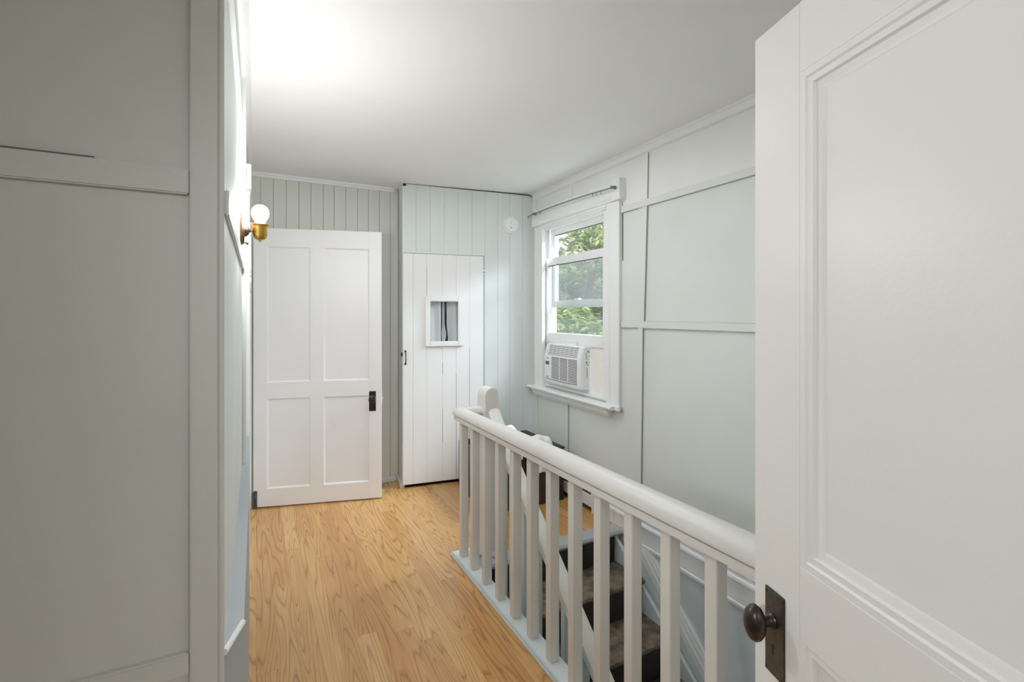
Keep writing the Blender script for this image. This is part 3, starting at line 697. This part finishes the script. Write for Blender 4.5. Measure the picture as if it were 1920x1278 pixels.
# stair handrail descending from the newel
sh = thing('stair_banister', 'pale sloping stair banister descending from the newel post', 'banister', (1.225, 2.53, .8))
off = Vector((-1.225, -2.53, -.8))
ang = math.atan2(.83, 1)
def slope_z(y): return .622 - .84 * (2.311 - y)
pf = [(-.036, -.05), (-.038, -.035), (-.036, -.014), (-.024, -.003), (0, 0), (.024, -.003), (.036, -.014), (.038, -.035), (.036, -.05)]
bm = B(); t = bmesh.new(); loops = []
for y, zz in ((2.529, .03), (2.50, .022), (2.44, .008), (2.36, 0), (1.5, 0), (.2, 0)):
    z = slope_z(y) + .02 + zz
    loops.append([t.verts.new((1.216 + p[0], y - p[1] * math.sin(ang) * .0, z + p[1] * 1.25)) for p in pf])
k = len(pf)
for A_, B_ in zip(loops, loops[1:]):
    for i in range(k): t.faces.new((A_[i], A_[(i + 1) % k], B_[(i + 1) % k], B_[i]))
t.faces.new(loops[0]); t.faces.new(loops[-1][::-1]); bmesh.ops.recalc_face_normals(t, faces=t.faces); merge(bm, t)
bo('handrail', bm, 'rail', sh)
for i in range(1, 9):
    for dy in (.085, .205):
        yy = 2.5 - .25 * (i - 1) - dy
        bm = B(); box(bm, 1.199, 1.235, yy - .018, yy + .018, -.2 * i + .001, slope_z(yy) - .045, bev=.002); bo('baluster', bm, 'stair_paint', sh)

# ------------------------------------------------------------------ staircase
st = thing('staircase', 'dark covered staircase going down beside the right wall', 'staircase', (1.6, 2.49, 0))
off = Vector((-1.6, -2.49, 0))
bm = B(); prism(bm, [(2.56, 0.002), (2.485, .002), (2.466, -.004), (2.458, -.018), (2.464, -.032), (2.482, -.04), (2.56, -.04)], 'x', 1.09, 2.105); tag(bo('landing_nosing', bm, 'nosing', st), 'grey painted rounded nosing at the landing edge')
for i in range(1, 11):
    yb = 2.5 - .25 * (i - 1); z = -.2 * i
    bm = B(); box(bm, 1.09, 2.07, yb - .012, yb, z, z + .165); bo('riser', bm, 'riser', st)
    yn = yb - .25
    bm = B(); prism(bm, [(yb, z), (yn - .012, z), (yn - .026, z - .006), (yn - .03, z - .018), (yn - .024, z - .03), (yn - .01, z - .034), (yb, z - .034)], 'x', 1.09, 2.078); bo('tread', bm, 'carpet', st)
bm = B(); prism(bm, [(2.49, -.04), (2.49, -.5), (.1, -2.4), (.1, -1.95)], 'x', 2.062, 2.084); bo('wall_stringer', bm, 'stair_paint', st)
bm = B(); box(bm, 1.0, 1.062, -.1, 2.7, -2.6, -.19); box(bm, 1.0, 2.3, 2.52, 2.62, -2.6, -.2)
tag(obj('wall_stairwell', bm, 'stair_paint', smooth=False), 'pale side wall of the stairwell under the balustrade', 'wall', 'structure')
tag(bpart('floor_lower', 'bin', None, .9, 2.4, -.3, 2.7, -2.7, -2.6), 'dark floor at the foot of the stairs', 'floor', 'structure')

# ------------------------------------------------------------------ baseboard heater
hb = thing('baseboard_heater', 'long white electric baseboard heater under the window', 'heater', RW_LOC, RW_ROT)
bm = B(); prism(bm, [(-.002, .19), (-.045, .19), (-.058, .178), (-.06, .15), (-.045, .148), (-.045, .118), (-.062, .116), (-.062, .04), (-.045, .036), (-.045, .012), (-.002, .012)], 'y', 1.258, 2.13); obj('heater_body', bm, 'plastic', hb)
bpart('heater_slot', 'ac_dark', hb, -.05, -.04, 1.31, 2.1, .12, .147)
bpart('heater_slot', 'ac_dark', hb, -.05, -.04, 1.27, 2.1, .014, .036)
bpart('end_cap', 'plastic', hb, -.064, -.002, 1.25, 1.262, .0, .192, bev=.003)
bpart('slot_clip', 'steel', hb, -.056, -.044, 1.29, 1.315, .12, .147, bev=.002)

# ------------------------------------------------------------------ dark bin with white cloths
BX0, BX1, BY0, BY1, BZ = 1.44, 2.05, 3.06, 3.655, .388
sb = thing('storage_bin', 'low dark brown open storage bin in the corner under the window', 'storage bin', ((BX0 + BX1) / 2, (BY0 + BY1) / 2, 0))
off = Vector((-(BX0 + BX1) / 2, -(BY0 + BY1) / 2, 0))
w = .022
for (a, b, c, d) in ((BX0, BX1, BY0, BY0 + w), (BX0, BX1, BY1 - w, BY1), (BX0, BX0 + w, BY0 + w, BY1 - w), (BX1 - w, BX1, BY0 + w, BY1 - w)):
    bm = B(); box(bm, a, b, c, d, .0, BZ, bev=.003); bo('bin_wall', bm, 'bin', sb)
bm = B(); box(bm, BX0 + w, BX1 - w, BY0 + w, BY1 - w, .01, .03); bo('bin_floor', bm, 'bin', sb)
bm = B(); box(bm, BX1 - .05, BX1 + .012, BY0 - .006, BY1, BZ - .002, BZ + .012, bev=.004); box(bm, BX0, BX1 - .05, BY0 - .012, BY0 + .03, BZ - .002, BZ + .012, bev=.004); tag(bo('bin_rim', bm, 'riser', sb), 'black folded rim')
def draped(name, label, x0, x1, crest, front, seed):
    bm = B(); rnd = random.Random(seed); n = 26
    path = [(BY0 + .16, BZ - .12), (BY0 + .12, BZ - .03), (BY0 + .10, BZ + crest * .55), (BY0 + .07, BZ + crest * .92), (BY0 + .03, BZ + crest), (BY0 - .012, BZ + crest * .86), (BY0 - .036, BZ + crest * .5), (BY0 - .042, BZ), (BY0 - .04, BZ - front * .4), (BY0 - .036, BZ - front * .8), (BY0 - .028, BZ - front), (BY0 - .022, BZ - front + .012)]
    ph = rnd.random() * 6; g = []
    for j, (y, z) in enumerate(path):
        row = []
        for i in range(n + 1):
            f = i / n
            sh_ = .55 + .45 * math.sin(math.pi * min(1, max(0, f))) ** .35
            zz = BZ + (z - BZ) * (sh_ if z > BZ else 1) + .005 * math.sin(f * 13 + ph + j)
            row.append(bm.verts.new((x0 + (x1 - x0) * f + .004 * math.sin(j * 1.3 + ph), y + .009 * math.sin(f * 16 + ph) * (1 if j > 5 else .4), zz)))
        g.append(row)
    for j in range(len(path) - 1):
        for i in range(n): bm.faces.new((g[j][i], g[j][i + 1], g[j + 1][i + 1], g[j + 1][i]))
    bmesh.ops.recalc_face_normals(bm, faces=bm.faces)
    o = obj(name, bm, 'cloth')
    md = o.modifiers.new('thickness', 'SOLIDIFY'); md.thickness = .006
    md = o.modifiers.new('soft', 'SUBSURF'); md.levels = 1; md.render_levels = 2
    tag(o, label, 'cloth', group='white cloths over the dark bin'); return o
draped('cloth', 'white cloth draped over the dark bin rim, close beside the newel post', 1.525, 1.675, .222, .02, 3)
draped('cloth', 'white cloth draped over the dark bin rim, nearer the window wall', 1.735, 1.945, .12, .15, 5)

# ------------------------------------------------------------------ outside: trees and ground
tag(bpart('ground_outside', 'leaf', None, 2.6, 40, -15, 40, -3.3, -3.2), 'green ground far below the window', 'ground', 'structure')
rng = random.Random(11)
def leaf_mesh(nleaf, rad, hz, seed):
    r = random.Random(seed); bm = bmesh.new()
    blobs = []
    for _ in range(34):
        u = r.uniform(-1, 1); th = r.uniform(0, 2 * math.pi); q = math.sqrt(1 - u * u); d = rad * r.uniform(.35, .85)
        blobs.append((Vector((d * q * math.cos(th), d * q * math.sin(th), hz / rad * d * u)), r.uniform(.35, .62)))
    for _ in range(nleaf):
        c, br = r.choice(blobs)
        u = r.uniform(-1, 1); th = r.uniform(0, 2 * math.pi); q = math.sqrt(1 - u * u); d = br * r.random() ** .4
        p = c + Vector((d * q * math.cos(th), d * q * math.sin(th), d * u * .8))
        s = r.uniform(.045, .085)
        e = Matrix.Rotation(r.uniform(0, 6.28), 4, 'Z') @ Matrix.Rotation(r.uniform(-1.1, 1.1), 4, 'X') @ Matrix.Rotation(r.uniform(0, 6.28), 4, 'Z')
        vs = [bm.verts.new(p + e @ Vector(v)) for v in ((-s, 0, 0), (-s * .2, -s * .45, s * .12), (s, 0, 0), (-s * .2, s * .45, s * .12))]
        bm.faces.new(vs)
    return bm, blobs
TREES = [(4.75, 6.55, 1.35, 1.75, 'broad leafy green tree filling the window view'),
         (7.9, 10.9, 1.9, 2.4, 'paler leafy tree standing behind the nearest tree outside'),
         (9.6, 5.6, 1.6, 2.2, 'leafy green tree farther right outside the window')]
for ti, (tx, ty, tz, rad, lab) in enumerate(TREES):
    tr = thing('tree', lab, 'tree', (tx, ty, -3.2), 0, group='trees outside the window')
    bm, blobs = leaf_mesh(30000 if ti == 0 else 11000, rad, rad * .95, 20 + ti)
    bmesh.ops.translate(bm, vec=(0, 0, tz + 3.2), verts=bm.verts)
    tag(obj('foliage', bm, 'leaf', tr, smooth=False), kind='stuff')
    bm = B(); zc = tz + 3.2
    tube(bm, [(0, 0, 0), (.05, .02, zc * .5), (0, 0, zc - .3), (.05, 0, zc + rad * .5)], [.16, .12, .07, .02], 10)
    for c, br in blobs[:16]: tube(bm, [(0, 0, zc - .4), (c.x * .5, c.y * .5, zc + c.z * .5 - .15), (c.x, c.y, zc + c.z)], [.06, .035, .012], 6)
    obj('trunk', bm, 'bark', tr)

# ------------------------------------------------------------------ light
w = bpy.data.worlds.new('sky'); sc.world = w; w.use_nodes = True
nt = w.node_tree; bg = nt.nodes['Background']
tc = N(nt, 'ShaderNodeTexCoord'); sp = N(nt, 'ShaderNodeSeparateXYZ'); nt.links.new(tc.outputs['Generated'], sp.inputs[0])
rp = N(nt, 'ShaderNodeValToRGB'); nt.links.new(sp.outputs[2], rp.inputs[0])
e = rp.color_ramp.elements; e[0].position = 0; e[0].color = (.88, .9, 1, 1); e[1].position = .8; e[1].color = (.62, .78, 1, 1)
nt.links.new(rp.outputs[0], bg.inputs[0]); bg.inputs[1].default_value = 1.1

def light(name, kind, loc, energy, color=(1, 1, 1), size=1, size_y=None, target=None, rot=None, angle=None):
    l = bpy.data.lights.new(name, kind); l.energy = energy; l.color = color
    if kind == 'AREA':
        l.shape = 'RECTANGLE' if size_y else 'SQUARE'; l.size = size
        if size_y: l.size_y = size_y
    if kind == 'POINT': l.shadow_soft_size = size
    if angle is not None: l.angle = angle
    o = bpy.data.objects.new(name, l); COL.objects.link(o); o.location = loc
    if target is not None: o.rotation_euler = (Vector(target) - Vector(loc)).to_track_quat('-Z', 'Y').to_euler()
    return o
# daylight from the open sky beside the house, coming in over the trees
light('daylight', 'AREA', (3.6, 2.6, 3.2), 330, (.86, .94, 1), 1.6, 1.2, target=(2.0, 3.2, 1.4))
light('sun', 'SUN', (0, 0, 8), 2.2, (1, .95, .85), target=(4, 3.5, 0), angle=R(3))
# fill lamps added out of view to brighten the hall, not fixtures of the house
light('room_fill', 'AREA', (.25, -1.3, 2.40), 21, (.97, .98, 1), 1.4, target=(.4, .3, 1.0))  # unseen soft fill added behind the near doorway
cl = light('door_fill', 'SPOT', (-1.7, .1, 1.95), 62, (.96, .98, 1), target=(.9, .52, 1.3))  # unseen spot added in the corridor to brighten the near door
cl.data.spot_size = R(46); cl.data.spot_blend = .7; cl.data.shadow_soft_size = .12
light('hall_fill', 'AREA', (1.0, 2.5, 2.42), 9, (.92, .96, 1), .9, target=(1.0, 2.6, 0))  # soft overhead fill added for the middle of the hall

# ------------------------------------------------------------------ camera
cam = bpy.data.cameras.new('camera'); co = bpy.data.objects.new('camera', cam); COL.objects.link(co)
cam.sensor_fit = 'HORIZONTAL'; cam.sensor_width = 36; cam.lens = 36 * 912 / 1920
cam.shift_x = 0; cam.shift_y = -51 / 1920
cam.clip_start = .02
co.location = (0, 0, 1.40)
co.rotation_euler = (R(90), 0, -math.atan(480 / 912))
sc.camera = co

sc.view_settings.view_transform = 'Standard'
sc.view_settings.look = 'None'
sc.view_settings.exposure = .58
sc.view_settings.gamma = 1.22
sc.cycles.use_denoising = True
sc.cycles.max_bounces = 10
sc.cycles.diffuse_bounces = 6
sc.cycles.transparent_max_bounces = 12
sc.cycles.caustics_reflective = False
sc.cycles.sample_clamp_indirect = 6
